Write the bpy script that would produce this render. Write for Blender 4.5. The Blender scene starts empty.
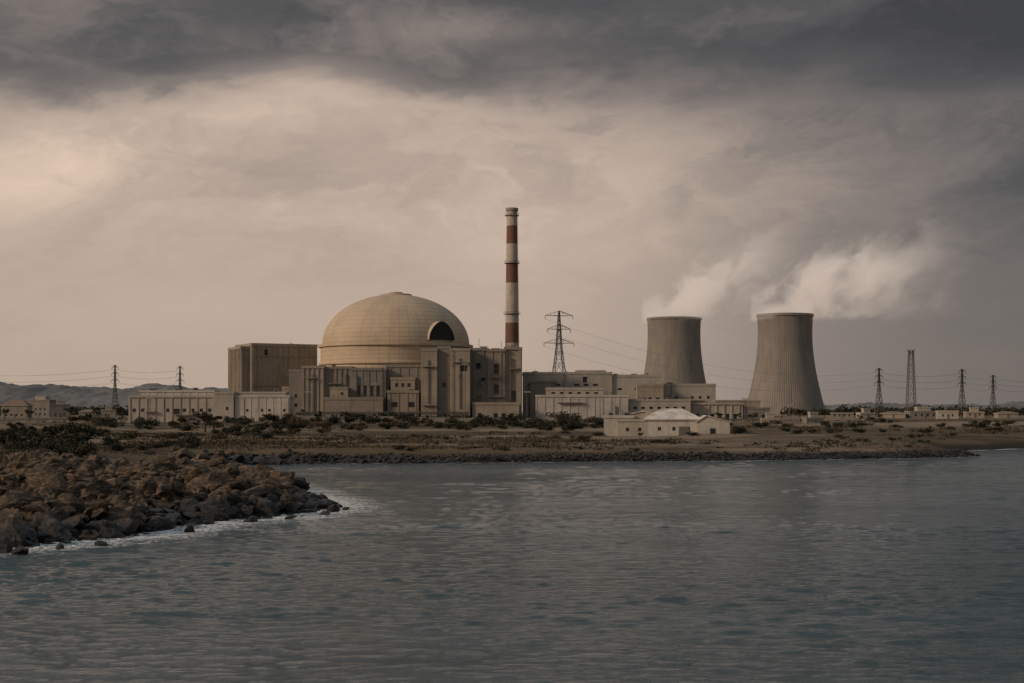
import bpy, math, random, bmesh
import numpy as np
from mathutils import Vector, Matrix
random.seed(7); rng=np.random.default_rng(11)
S=bpy.context.scene; COL=S.collection
S.view_settings.view_transform='Standard'; S.view_settings.look='None'; S.view_settings.exposure=0
F=1422.2; H=8.0; HR=412.0
def X(px,d): return (px-512)*d/F
def Z(row,d): return H+(HR-row)*d/F
def W(px,row):
    d=H*F/(row-HR); return (X(px,d),d)

# ---------------------------------------------------------------- node helper
class E:
    def __init__(s,t,k): s.t=t; s.k=k
    def _m(s,op,o=None,o2=None):
        n=s.t.nodes.new('ShaderNodeMath'); n.operation=op
        for i,v in enumerate([s,o,o2]):
            if v is None: continue
            if isinstance(v,E): s.t.links.new(v.k,n.inputs[i])
            else: n.inputs[i].default_value=v
        return E(s.t,n.outputs[0])
    def __add__(s,o): return s._m('ADD',o)
    def __sub__(s,o): return s._m('SUBTRACT',o)
    def __mul__(s,o): return s._m('MULTIPLY',o)
    def __truediv__(s,o): return s._m('DIVIDE',o)
    __radd__=__add__; __rmul__=__mul__
    def rsub(s,v): return (s*-1.0)+v
    def ss(s,a,b,lo=0.,hi=1.):
        n=s.t.nodes.new('ShaderNodeMapRange'); n.interpolation_type='SMOOTHSTEP'
        s.t.links.new(s.k,n.inputs[0])
        if a>b: a,b,lo,hi=b,a,hi,lo
        n.inputs[1].default_value=a; n.inputs[2].default_value=b
        n.inputs[3].default_value=lo; n.inputs[4].default_value=hi
        return E(s.t,n.outputs[0])
def comb(t,x,y,z):
    n=t.nodes.new('ShaderNodeCombineXYZ')
    for i,v in enumerate((x,y,z)):
        if isinstance(v,E): t.links.new(v.k,n.inputs[i])
        else: n.inputs[i].default_value=v
    return E(t,n.outputs[0])
def sep(t,v):
    n=t.nodes.new('ShaderNodeSeparateXYZ'); t.links.new(v.k,n.inputs[0])
    return [E(t,n.outputs[i]) for i in range(3)]
def noise(t,v,scale,detail=4,rough=.55,dist=0.):
    n=t.nodes.new('ShaderNodeTexNoise'); t.links.new(v.k,n.inputs['Vector'])
    n.inputs['Scale'].default_value=scale; n.inputs['Detail'].default_value=detail
    n.inputs['Roughness'].default_value=rough; n.inputs['Distortion'].default_value=dist
    return E(t,n.outputs['Fac'])
def ramp(t,f,stops):
    n=t.nodes.new('ShaderNodeValToRGB'); t.links.new(f.k,n.inputs[0])
    el=n.color_ramp.elements
    while len(el)<len(stops): el.new(.5)
    for e,(p,c) in zip(el,stops): e.position=p; e.color=(*c,1)
    return E(t,n.outputs[0])
def mix(t,f,a,b,mode='MIX'):
    n=t.nodes.new('ShaderNodeMix'); n.data_type='RGBA'; n.blend_type=mode
    for i,v in ((0,f),(6,a),(7,b)):
        if isinstance(v,E): t.links.new(v.k,n.inputs[i])
        elif i==0: n.inputs[0].default_value=v
        else: n.inputs[i].default_value=(*v,1)
    return E(t,n.outputs[2])
def newmat(name):
    m=bpy.data.materials.new(name); m.use_nodes=True; t=m.node_tree
    b=t.nodes['Principled BSDF']; tc=t.nodes.new('ShaderNodeTexCoord')
    return m,t,b,tc
def setbump(t,b,h,strength,dist):
    n=t.nodes.new('ShaderNodeBump'); n.inputs['Strength'].default_value=strength
    n.inputs['Distance'].default_value=dist
    t.links.new(h.k,n.inputs['Height']); t.links.new(n.outputs[0],b.inputs['Normal'])

def concrete(name,c1,c2,rough=.9,streak=.5,joint=3.2,jd=.75,sc=1.0):
    m,t,b,tc=newmat(name); P=E(t,tc.outputs['Object']); x,y,z=sep(t,P)
    n1=noise(t,P,.12*sc,6,.65); n2=noise(t,P,1.3*sc,4,.6)
    sv=comb(t,x*.9,y*.9,z*.07); n3=noise(t,sv,1.0,5,.7)
    c=mix(t,n1.ss(.35,.68),c1,c2)
    dark=tuple(v*.42 for v in c1)
    c=mix(t,n3.ss(.48,.75)*streak,c,dark)
    c=mix(t,n2.ss(.3,.8)*.3,c,tuple(v*.55 for v in c2))
    if joint:
        f=(z/joint)._m('FRACT'); j=f.ss(.0,.05); fx=((x+y)/(joint*1.35))._m('FRACT'); j=j*fx.ss(0,.035)
        c=mix(t,j.rsub(1.0)*(1-jd)*2,c,dark)
    t.links.new(c.k,b.inputs['Base Color']); b.inputs['Roughness'].default_value=rough
    setbump(t,b,n2+n3,.4,.1)
    return m
def plain(name,c,rough=.6,metal=0.,var=.25,sc=2.):
    m,t,b,tc=newmat(name); P=E(t,tc.outputs['Object'])
    n1=noise(t,P,sc,5,.6)
    c=mix(t,n1.ss(.35,.7),c,tuple(v*(1-var) for v in c))
    t.links.new(c.k,b.inputs['Base Color']); b.inputs['Roughness'].default_value=rough; b.inputs['Metallic'].default_value=metal
    return m
M={}
M['tan']=concrete('concrete_tan',(.39,.315,.235),(.285,.235,.18))
M['grey']=concrete('concrete_grey',(.27,.235,.195),(.20,.177,.15))
M['brown']=concrete('concrete_brown',(.32,.26,.20),(.24,.20,.155),streak=.45)
M['pale']=concrete('render_pale',(.47,.405,.33),(.35,.305,.25),streak=.4,joint=0)
M['white']=concrete('render_white',(.60,.53,.45),(.42,.37,.315),streak=.55,joint=0)
M['roof']=plain('roof_felt',(.22,.20,.175),.9)
M['roofwhite']=plain('roof_sheet_pale',(.72,.64,.55),.6,0,.5,.35)
M['tile']=plain('roof_tile',(.22,.145,.105),.85)
M['glass']=plain('window_glass',(.03,.03,.03),.15)
M['frame']=plain('window_frame',(.24,.21,.18),.6)
M['dark']=plain('dark_recess',(.022,.02,.018),.8)
M['steel']=plain('galvanised_steel',(.12,.11,.10),.6,.3)
M['wire']=plain('cable',(.10,.095,.09),.6)
M['louvre']=plain('louvre_metal',(.15,.135,.115),.6)

# ---------------------------------------------------------------- mesh builder
class MB:
    def __init__(s): s.v=[]; s.f=[]; s.m=[]; s.mats=[]
    def mi(s,m):
        if m not in s.mats: s.mats.append(m)
        return s.mats.index(m)
    def quad(s,p,m): 
        i=len(s.v); s.v+= [tuple(q) for q in p]; s.f.append(tuple(range(i,i+len(p)))); s.m.append(s.mi(m))
    def box(s,x0,x1,y0,y1,z0,z1,m):
        i=len(s.v)
        s.v+=[(x0,y0,z0),(x1,y0,z0),(x1,y1,z0),(x0,y1,z0),(x0,y0,z1),(x1,y0,z1),(x1,y1,z1),(x0,y1,z1)]
        k=s.mi(m)
        for q in ((0,3,2,1),(4,5,6,7),(0,1,5,4),(1,2,6,5),(2,3,7,6),(3,0,4,7)):
            s.f.append(tuple(i+a for a in q)); s.m.append(k)
    def beam(s,p,q,t,m,sides=4):
        p=Vector(p); q=Vector(q); d=(q-p)
        if d.length<1e-5: return
        d.normalize(); a=d.cross(Vector((0,0,1)))
        if a.length<.05: a=Vector((1,0,0))
        a.normalize(); b=d.cross(a); i=len(s.v); k=s.mi(m)
        for c in (p,q):
            for j in range(sides):
                an=2*math.pi*(j+.5)/sides; s.v.append(tuple(c+(a*math.cos(an)+b*math.sin(an))*t*.6))
        for j in range(sides):
            s.f.append((i+j,i+(j+1)%sides,i+sides+(j+1)%sides,i+sides+j)); s.m.append(k)
    def lathe(s,prof,m,n=64,cx=0,cy=0,a0=0,a1=2*math.pi,matf=None):
        i=len(s.v); full=abs(a1-a0-2*math.pi)<1e-6; c=n if full else n+1
        for r,z in prof:
            for j in range(c):
                a=a0+(a1-a0)*j/n; s.v.append((cx+r*math.cos(a),cy+r*math.sin(a),z))
        for k in range(len(prof)-1):
            mm=s.mi(matf(k) if matf else m)
            for j in range(n):
                j2=(j+1)%c; s.f.append((i+k*c+j,i+k*c+j2,i+(k+1)*c+j2,i+(k+1)*c+j)); s.m.append(mm)
    def mesh(s,name,smooth=False):
        me=bpy.data.meshes.new(name); me.from_pydata(s.v,[],s.f)
        for m in s.mats: me.materials.append(m)
        me.polygons.foreach_set('material_index',s.m)
        if smooth: me.polygons.foreach_set('use_smooth',[True]*len(s.f))
        me.update(); return me
def obj(name,me,parent=None,loc=(0,0,0),rz=0.,**kw):
    o=bpy.data.objects.new(name,me); COL.objects.link(o); o.location=loc; o.rotation_euler=(0,0,rz)
    if parent: o.parent=parent
    for k,v in kw.items(): o[k]=v
    return o
def thing(name,label,cat,loc,rz=0.,group=None):
    o=obj(name,None,None,loc,rz); o['label']=label; o['category']=cat; o.empty_display_size=1
    if group: o['group']=group
    return o

# ---------------------------------------------------------------- coast / terrain
coast=[(-12000,40),(-140,52),(-60,66)]
coast+=[W(a,b) for a,b in [(0,546),(40,543),(80,538),(130,534),(180,525),(230,518),(275,515),(303,511),(322,507),(312,500),(284,491),(250,481),(225,472),(208,466),
 (260,464.0),(330,463.4),(400,463),(480,462.6),(550,462),(630,461.4),(700,461),(780,460),(850,459),(920,458.0),(955,457.2),(978,456.2),(955,454.4),(925,453.2),(960,450.8),(1024,448.6),(1150,447.4)]]
coast+=[(650,340),(12000,520),(12000,14000),(-12000,14000)]
CP=np.array(coast)
def sdist(x,y):
    x=np.asarray(x,float); y=np.asarray(y,float)
    best=np.full(x.shape,1e9); ins=np.zeros(x.shape,bool); n=len(CP)
    for i in range(n):
        ax,ay=CP[i]; bx,by=CP[(i+1)%n]; dx,dy=bx-ax,by-ay
        t=np.clip(((x-ax)*dx+(y-ay)*dy)/(dx*dx+dy*dy),0,1)
        best=np.minimum(best,np.hypot(x-ax-t*dx,y-ay-t*dy))
        c=((ay>y)!=(by>y)); 
        with np.errstate(divide='ignore',invalid='ignore'):
            xi=ax+(y-ay)*dx/(dy if dy!=0 else 1e-9)
        ins^=(c&(x<xi))
    return np.where(ins,best,-best)
NW=[(rng.uniform(.02,.35),rng.uniform(0,6.28),rng.uniform(0,6.28)) for _ in range(26)]
def lump(x,y):
    z=0
    for k,a,p in NW: z=z+np.sin((x*math.cos(a)+y*math.sin(a))*k+p)*.012/k**.75
    return z
def ground(x,y,s=None):
    x=np.asarray(x,float); y=np.asarray(y,float)
    if s is None: s=sdist(x,y)
    s2=s+1.1*np.sin(x*.43+y*.21)+.9*np.sin(x*.17-y*.33+1)
    prof=np.interp(y,[0,90,130,180,235,326,450,600,1000,3000],[3.7,3.7,3.6,2.9,1.9,2.4,3.5,4.6,5.0,5.0])
    rp=np.interp(s2,[0,3,10,24,60,1000],[0,.85,1.8,3.4,4.4,8])
    z=np.minimum(prof,rp)+lump(x,y)*np.clip(s/12,0,1)*1.1
    heap=(np.sin(x*.8+1.3*np.sin(y*.35))*np.sin(y*.55+x*.2)+.5*np.sin(x*1.7-y*.9))*.32
    z=z+heap*np.clip(s/4,0,1)*np.clip((30-s)/8,0,1)*np.clip((150-y)/20,0,1)
    return np.where(s>0,np.maximum(z,.02*np.clip(s,0,1)),np.maximum(s*.35,-5))
def gz(x,y): return float(ground(np.array([x]),np.array([y]))[0])
def onground(px,row,dmin=70,dmax=1500):
    d=np.geomspace(dmin,dmax,500); x=(px-512)*d/F; z=ground(x,d); r=HR+(H-z)*F/d
    s=sdist(x,d); ok=np.where((r<=row)&(s>1))[0]
    i=ok[0] if len(ok) else len(d)-1
    return x[i],d[i],z[i]

def sheet(name,yv,uv,off,zf,mat):
    Y,U=np.meshgrid(yv,uv,indexing='ij'); Xg=U*(np.maximum(Y,0)+off)
    sd=sdist(Xg.ravel(),Y.ravel()); Zg=zf(Xg.ravel(),Y.ravel(),sd)
    V=np.stack([Xg.ravel(),Y.ravel(),Zg],1); nr,nc=Y.shape
    i=np.arange(nr*nc).reshape(nr,nc)
    Fq=np.stack([i[:-1,:-1],i[:-1,1:],i[1:,1:],i[1:,:-1]],-1).reshape(-1,4)
    me=bpy.data.meshes.new(name); me.vertices.add(len(V)); me.vertices.foreach_set('co',V.ravel())
    me.loops.add(Fq.size); me.loops.foreach_set('vertex_index',Fq.ravel())
    me.polygons.add(len(Fq)); me.polygons.foreach_set('loop_start',np.arange(0,Fq.size,4)); me.polygons.foreach_set('loop_total',np.full(len(Fq),4))
    me.polygons.foreach_set('use_smooth',np.ones(len(Fq),bool))
    me.update(); me.validate()
    a=me.attributes.new('shore','FLOAT','POINT'); a.data.foreach_set('value',np.clip(-sd,-50,50))
    me.materials.append(mat); o=obj(name,me); o['kind']='structure'; return o

# ground material
m,t,b,tc=newmat('ground_cover'); g=t.nodes.new('ShaderNodeNewGeometry'); P=E(t,g.outputs['Position']); x,y,z=sep(t,P)
st=comb(t,x*.35,y,z)
n1=noise(t,st,.035,6,.65); n2=noise(t,P,.25,6,.7); n3=noise(t,st,.012,4,.6); n4=noise(t,P,2.2,4,.7); n5=noise(t,comb(t,x*.3,y*.8,0.),.09,6,.7)
c=mix(t,n1.ss(.42,.60),(.135,.094,.056),(.068,.053,.031))
c=mix(t,n5.ss(.50,.66)*.55,c,(.19,.138,.09))
c=mix(t,n2.ss(.50,.68)*.7,c,(.042,.036,.022))
c=mix(t,(n3+n2*.2).ss(.58,.67)*.8,c,(.29,.215,.15))
c=mix(t,n4.ss(.45,.75)*.4,c,(.05,.04,.026))
c=mix(t,(z+n2*1.2).ss(1.2,2.1).rsub(1.),c,(.032,.025,.019))
t.links.new(c.k,b.inputs['Base Color']); b.inputs['Roughness'].default_value=.95
b.inputs['Specular IOR Level'].default_value=.2
setbump(t,b,n2*1.2+n4*.4,.7,.8)
M['ground']=m
uu=np.concatenate([-np.geomspace(14,1.02,26),np.linspace(-1,-.5,60)[:-1],np.linspace(-.5,.5,420),np.linspace(.5,1,50)[1:],np.geomspace(1.02,14,26)])
yy=np.concatenate([np.linspace(-80,60,30)[:-1],np.arange(60,280,.9),np.geomspace(280,12500,150)])
sheet('ground',yy,uu,60,lambda x,y,s:ground(x,y,s),M['ground'])

# water
m,t,b,tc=newmat('sea_water'); g=t.nodes.new('ShaderNodeNewGeometry'); P=E(t,g.outputs['Position']); x,y,z=sep(t,P)
at=t.nodes.new('ShaderNodeAttribute'); at.attribute_name='shore'; sh=E(t,at.outputs['Fac'])
nA=noise(t,comb(t,x*.55,y*1.25,0.),3.6,4,.7,.15); nB=noise(t,comb(t,x*.45,y*1.1,0.),1.1,3,.6,.2); nD=noise(t,comb(t,x*.25,y*.8,0.),.03,4,.6,.5); nG=noise(t,comb(t,x*.2,y*.7,5.),.10,3,.6,.4)
nf=noise(t,comb(t,x*.7,y*1.1,0.),.5,7,.75,.8); nf2=noise(t,comb(t,x,y,3.),3.,6,.75)
b.inputs['Base Color'].default_value=(.052,.078,.086,1); b.inputs['IOR'].default_value=1.333
t.links.new(nD.ss(.35,.65,.05,.13).k,b.inputs['Roughness'])
near=y.ss(135,215).rsub(1.)
foam=((sh+(nf-.5)*22.).ss(1.5,6.5).rsub(1.))*near*(nf*.45+nf2*.55).ss(.45,.52)
foam2=((sh+(nf-.5)*5.).ss(.2,1.4).rsub(1.))*.6*nf2.ss(.38,.5)
fm=foam._m('MAXIMUM',foam2)
amp=nG.ss(.3,.7,.6,1.25)
setbump(t,b,(nA*.55+nB*.85)*amp,1.,.34)
fd=t.nodes.new('ShaderNodeBsdfDiffuse'); fd.inputs[0].default_value=(.85,.83,.80,1)
mx=t.nodes.new('ShaderNodeMixShader'); t.links.new(fm.k,mx.inputs[0]); t.links.new(b.outputs[0],mx.inputs[1]); t.links.new(fd.outputs[0],mx.inputs[2])
t.links.new(mx.outputs[0],t.nodes['Material Output'].inputs[0])
WV=[]
for i in range(80):
    L=.5*(1.05**i); a=math.radians(84+rng.normal(0,19)); WV.append((2*math.pi/L,a,rng.uniform(0,6.28),.0085*L*math.exp(-L/1.9)*rng.uniform(.4,1.3)+.0011*L*math.exp(-L/12),L))
def sea(x,y,s):
    z=np.zeros_like(x); sp=np.maximum(.15,(np.maximum(y,0)+40)*.0014)
    xx=x+.5*np.sin(x*.31+y*.11)+.3*np.sin(y*.7-x*.4); yy_=y+.6*np.sin(x*.23-y*.05)+.25*np.sin(x*.9+y*.3)
    for k,a,p,A,L in WV:
        ph=(xx*math.cos(a)+yy_*math.sin(a))*k+p
        wgt=np.clip(L/(sp*3.)-.6,0,1); z+=A*wgt*(1-2*np.abs(np.sin(ph*.5))**1.2)
    gust=.8+.35*np.sin(x*.07+y*.05)*np.sin(y*.09-x*.03+1)
    return z*gust*np.clip(1.15-y/1500,0,1)*np.clip(.45-s/12,.35,1)
uu=np.concatenate([-np.geomspace(14,.62,22),np.linspace(-.6,-.39,60)[:-1],np.linspace(-.39,.39,900),np.linspace(.39,.6,60)[1:],np.geomspace(.62,14,22)])
yy=np.concatenate([np.linspace(-80,20,20)[:-1],np.arange(20,38,.4),np.arange(38,100,.13),np.geomspace(100,700,320)[:],np.geomspace(720,12400,30)])
sheet('water',yy,uu,40,sea,m)

# ---------------------------------------------------------------- world
w=bpy.data.worlds.new('World'); S.world=w; w.use_nodes=True; t=w.node_tree; bg=t.nodes['Background']
tc=t.nodes.new('ShaderNodeTexCoord'); vn=t.nodes.new('ShaderNodeVectorMath'); vn.operation='NORMALIZE'
t.links.new(tc.outputs['Generated'],vn.inputs[0]); x,y,z=sep(t,E(t,vn.outputs[0]))
az=x._m('ARCTAN2',y); el=z._m('ARCSINE')
def gauss(ca,ce,sa,se,amp):
    a=(az-ca)*(1/sa); e=(el-ce)*(1/se); q=(a*a+e*e)*-1.; return q._m('EXPONENT')*amp
warp=noise(t,comb(t,az*1.,el*2.2,0.),3.,5,.6); warp2=noise(t,comb(t,az*1.,el*2.2,9.),7.,5,.6)
u=az+(warp-.5)*.35; v=el*2.3-az*.25+(warp2-.5)*.22+(warp-.5)*.25
n1=noise(t,comb(t,u,v,1.7),4.6,9,.58).ss(.33,.67)-.5
n2=noise(t,comb(t,u,v,6.3),12.,8,.6).ss(.33,.67)-.5
n3=noise(t,comb(t,az*.8,el*3.0,4.),3.2,5,.5).ss(.35,.65)-.5
hi=el.ss(.05,.20)
low=el.ss(.0,.16).rsub(1.)
B=az.ss(-.02,.40)*(low*.08-.43)+.69
B=B+gauss(-.13,.205,.12,.035,.17)+gauss(-.33,.160,.12,.035,.13)+gauss(-.2,.11,.35,.07,.04)
elw=el+n1*.05+n3*.055+n2*.014+az.ss(-.16,-.36)*.022
top=elw.ss(.190,.255); 
B=B*(top*-.60+1.)
B=B+gauss(-.03,.262,.08,.014,.18)+gauss(-.13,.235,.05,.016,.14)
B=B+n1*.22*(hi*.85+.1)+n2*.10*(hi*.85+.12)+n3*.10*(hi*.7+.3)
B=B._m('MAXIMUM',.08)
col=ramp(t,B,[(0,(.034,.034,.036)),(.25,(.100,.094,.094)),(.5,(.262,.217,.193)),(.75,(.55,.428,.345)),(1,(.88,.68,.53))])
up=el.ss(.28,.55); ncl=noise(t,E(t,vn.outputs[0]),2.5,5,.55)
high=ramp(t,ncl,[(.3,(.17,.205,.235)),(.7,(.34,.375,.405))])
col=mix(t,up,col,high)
sk=t.nodes.new('ShaderNodeTexSky'); sk.sky_type='NISHITA'; sk.sun_disc=False; sk.sun_elevation=math.radians(24); sk.sun_rotation=math.radians(-105)
skc=mix(t,1.0,E(t,sk.outputs[0]),(.05,.05,.05),'MULTIPLY')
col=mix(t,.06,col,skc)
t.links.new(col.k,bg.inputs[0]); bg.inputs[1].default_value=1.0
sl=bpy.data.lights.new('sun','SUN'); sl.energy=2.0; sl.angle=math.radians(10); sl.color=(1,.79,.60)
so=bpy.data.objects.new('sun',sl); COL.objects.link(so); so.location=(-100,-50,120)
so.rotation_euler=Vector((.86,.36,-.43)).to_track_quat('-Z','Y').to_euler()
cam=bpy.data.cameras.new('camera'); co=bpy.data.objects.new('camera',cam); COL.objects.link(co); S.camera=co
cam.sensor_width=36; cam.lens=50; cam.shift_y=70.5/1024; cam.clip_end=30000; cam.clip_start=.5
co.location=(0,0,H); co.rotation_euler=(math.pi/2,0,0)

# ---------------------------------------------------------------- facade system
WC={}
def window_mesh(w,h,style='win'):
    k=(round(w,2),round(h,2),style)
    if k in WC: return WC[k]
    q=MB(); 
    if style=='louvre':
        q.box(-w/2,w/2,.05,.1,0,h,M['dark']); n=max(3,int(h/.5))
        for i in range(n): q.box(-w/2,w/2,-.05,.04,h*i/n+.08,h*(i+.7)/n,M['louvre'])
    else:
        q.quad([(-w/2,.05,0),(w/2,.05,0),(w/2,.05,h),(-w/2,.05,h)],M['glass']); f=.07
        q.box(-w/2,w/2,-.04,.04,0,f,M['frame']); q.box(-w/2,w/2,-.04,.04,h-f,h,M['frame'])
        q.box(-w/2,-w/2+f,-.04,.04,f,h-f,M['frame']); q.box(w/2-f,w/2,-.04,.04,f,h-f,M['frame'])
        n=max(1,int(w/1.3)); 
        for i in range(1,n+1): xx=-w/2+w*i/(n+1); q.box(xx-.03,xx+.03,-.03,.03,f,h-f,M['frame'])
    WC[k]=q.mesh('window_'+style); return WC[k]
SK=random.Random(77)
def block(par,x0,x1,y0,y1,z0,z1,mat,win=None,ribs=None,parapet=.7,faces='FLR',rd=.35,rw=.5,wname='window'):
    q=MB(); sides={'F':((x0,y0),(1,0),x1-x0),'R':((x1,y0),(0,1),y1-y0),'B':((x1,y1),(-1,0),x1-x0),'L':((x0,y1),(0,-1),y1-y0)}
    for key,(o,u,L) in sides.items():
        nrm=(u[1],-u[0]); ops=[]
        def pt(a,zz,dp=0.): return (o[0]+u[0]*a-nrm[0]*dp,o[1]+u[1]*a-nrm[1]*dp,zz)
        n=0
        if win and key in faces:
            n=max(1,int((L-.8)/win['sx'])); mrg=(L-n*win['sx'])/2
            for zr in win['rows']:
                hh=win['h']
                if isinstance(zr,tuple): zr,hh=zr
                if z0+zr+hh>z1-.3: continue
                for i in range(n):
                    if SK.random()<win.get('skip',.08): continue
                    a=mrg+(i+.5)*win['sx']; ops.append((a-win['w']/2,a+win['w']/2,z0+zr,z0+zr+hh))
        xs=sorted({0.,L,*[a for q_ in ops for a in q_[:2]]}); zs=sorted({z0,z1,*[a for q_ in ops for a in q_[2:]]})
        for i in range(len(xs)-1):
            for j in range(len(zs)-1):
                mx_,mz=(xs[i]+xs[i+1])/2,(zs[j]+zs[j+1])/2
                if any(a<mx_<b_ and c_<mz<d_ for a,b_,c_,d_ in ops): continue
                q.quad([pt(xs[i],zs[j]),pt(xs[i+1],zs[j]),pt(xs[i+1],zs[j+1]),pt(xs[i],zs[j+1])],mat)
        rec=win.get('rec',.45) if win else .4
        ang=math.atan2(u[1],u[0])
        for a,b_,c_,d_ in ops:
            q.quad([pt(a,c_),pt(b_,c_),pt(b_,c_,rec),pt(a,c_,rec)],mat); q.quad([pt(a,d_),pt(a,d_,rec),pt(b_,d_,rec),pt(b_,d_)],mat)
            q.quad([pt(a,c_),pt(a,c_,rec),pt(a,d_,rec),pt(a,d_)],mat); q.quad([pt(b_,c_),pt(b_,d_),pt(b_,d_,rec),pt(b_,c_,rec)],mat)
            px_,py_,_=pt((a+b_)/2,0,rec)
            obj(wname,window_mesh(b_-a,d_-c_,win.get('style','win')),par,(px_,py_,c_),ang)
        if ribs and key in faces:
            if n: pos=[mrg+i*win['sx'] for i in range(n+1)]
            else:
                k=max(1,round((L-rw)/ribs)); pos=[rw/2+(L-rw)*i/k for i in range(k+1)]
            for a in pos:
                a=min(max(a,rw/2),L-rw/2)
                c0=pt(a-rw/2,0,0); c1=pt(a+rw/2,0,-rd)
                q.box(min(c0[0],c1[0]),max(c0[0],c1[0]),min(c0[1],c1[1]),max(c0[1],c1[1]),z0,z1-.45,mat)
    obj('wall',q.mesh('wall'),par)
    r=MB(); e=rd+.12 if ribs else .18
    r.quad([(x0,y0,z1),(x1,y0,z1),(x1,y1,z1),(x0,y1,z1)],M['roof'])
    a,b_=z1-.4,z1+parapet
    r.box(x0-e,x1+e,y0-e,y0+.25,a,b_,mat); r.box(x0-e,x1+e,y1-.25,y1+e,a,b_,mat)
    r.box(x0-e,x0+.25,y0+.252,y1-.252,a,b_-.003,mat); r.box(x1-.25,x1+e,y0+.252,y1-.252,a,b_-.003,mat)
    obj('roof',r.mesh('roof'),par)
def clutter(par,x0,x1,y0,y1,z,n,seed,hmax=2.2):
    R=random.Random(seed)
    for i in range(n):
        q=MB(); x=R.uniform(x0,x1); y=R.uniform(y0,y1); a=R.uniform(.5,1.8); bb=R.uniform(.5,1.5); h=R.uniform(.8,hmax)
        if R.random()<.35:
            q.beam((x,y,z),(x,y,z+h*2.2),.16,M['steel'],6); q.box(x-.3,x+.3,y-.3,y+.3,z,z+.4,M['grey']); obj('vent_pipe',q.mesh('vent'),par)
        else:
            q.box(x-a,x+a,y-bb,y+bb,z,z+h,M['pale' if R.random()<.5 else 'grey']); q.box(x-a-.1,x+a+.1,y-bb-.1,y+bb+.1,z+h+.002,z+h+.2,M['roof'])
            q.box(x-a*.6,x+a*.6,y-bb-.06,y-bb-.004,z+h*.3,z+h*.8,M['dark']); obj('ventilation_unit',q.mesh('unit'),par)
def railing(par,x0,x1,y,z,h=1.1,step=2.):
    q=MB(); n=int((x1-x0)/step)
    for i in range(n+1): xx=x0+(x1-x0)*i/n; q.beam((xx,y,z),(xx,y,z+h),.1,M['steel'])
    for hh in (.5,1.): q.beam((x0,y,z+h*hh),(x1,y,z+h*hh),.09,M['steel'])
    obj('railing',q.mesh('railing'),par)
def dress(par,x0,x1,y,z0,z1,n,seed):
    R=random.Random(seed)
    for i in range(n):
        q=MB(); k=R.random(); x=R.uniform(x0+.6,x1-.6)
        if k<.15:
            t_=R.uniform(.2,.35); a=R.uniform(z0,z0+(z1-z0)*.3); q.box(x-t_,x+t_,y-.5,y-.004,a,z1-R.uniform(.5,4),M[R.choice(['grey','louvre'])]); obj('duct',q.mesh('duct'),par)
        elif k<.6:
            w_=min(R.uniform(1.5,7),(x1-x0)*.45); x=min(max(x,x0+w_),x1-w_); z=R.uniform(z0+2,z1-2); q.box(x-w_,x+w_,y-1.1,y-.004,z,z+.25,M['tan']); 
            for s_ in (-.8,0,.8): q.beam((x+w_*s_,y-1.,z-.9),(x+w_*s_,y-.02,z-.9),.12,M['steel']); q.beam((x+w_*s_,y-1.,z+.25),(x+w_*s_,y-1.,z+1.3),.08,M['steel'])
            q.beam((x-w_,y-1.,z+1.3),(x+w_,y-1.,z+1.3),.08,M['steel']); obj('balcony_ledge',q.mesh('ledge'),par)
        elif k<.85:
            z=R.uniform(z0+1,z1-3); w_=R.uniform(.6,1.3); h=R.uniform(1.2,2.6); q.box(x-w_,x+w_,y-.09,y-.004,z,z+h,M['dark']); q.box(x-w_-.15,x+w_+.15,y-.4,y-.091,z+h,z+h+.15,M['grey']); obj('service_opening',q.mesh('opening'),par)
        else:
            q.beam((x,y-.3,z0),(x,y-.3,z1+.8),.18,M['steel'],6)
            for z in np.arange(z0+2,z1,4.): q.box(x-.2,x+.2,y-.35,y-.004,z,z+.15,M['steel'])
            obj('riser_pipe',q.mesh('pipes'),par)

# --- reactor dome -----------------------------------------------------------
def dome_mat():
    m,t,b,tc=newmat('dome_concrete'); P=E(t,tc.outputs['Object']); x,y,z=sep(t,P)
    a=x._m('ARCTAN2',y); n1=noise(t,comb(t,a*3.,z*.12,0.),1.,5,.6); n2=noise(t,P,.2,6,.65); n3=noise(t,comb(t,a*10,z*.12,3.),1.,5,.6)
    c=mix(t,n1.ss(.4,.7),(.53,.40,.27),(.45,.34,.235)); c=mix(t,n2.ss(.45,.75)*.28,c,(.33,.25,.175)); c=mix(t,n3.ss(.52,.75)*.25,c,(.29,.22,.155))
    r=(z/1.9)._m('FRACT').ss(0,.13); v=(a*(48/6.2832))._m('FRACT').ss(0,.04)
    c=mix(t,r.rsub(1.)*.42,c,(.24,.18,.12)); c=mix(t,v.rsub(1.)*.22,c,(.24,.18,.12))
    t.links.new(c.k,b.inputs['Base Color']); b.inputs['Roughness'].default_value=.75; setbump(t,b,r*v+n2*.4,.35,.25); return m
M['dome']=dome_mat()
d=640; sc=d/F; dx=X(396,d); g0=gz(dx,d)-.5
D=thing('reactor_containment_building','large beige concrete dome on a drum behind plant blocks','nuclear reactor building',(dx,d,g0))
zs_=Z(345,d)-g0; R0=75.5*sc
q=MB(); q.lathe([(R0-.4,0),(R0-.4,zs_-9.5),(R0+.5,zs_-9.3),(R0+.5,zs_-8.4),(R0-.3,zs_-8.2),(R0-.3,zs_-1.6),(R0+.7,zs_-1.4),(R0+.7,zs_-.2),(R0-.6,zs_)],M['dome'],128)
obj('drum',q.mesh('drum'),D)
q=MB(); Hd=50.5*sc; q.lathe([((R0-1.0)*math.cos(a),zs_-.05+Hd*math.sin(a)**1.0) for a in np.linspace(0,math.pi/2-.07,44)],M['dome'],144)
obj('dome',q.mesh('dome',True),D)
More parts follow.
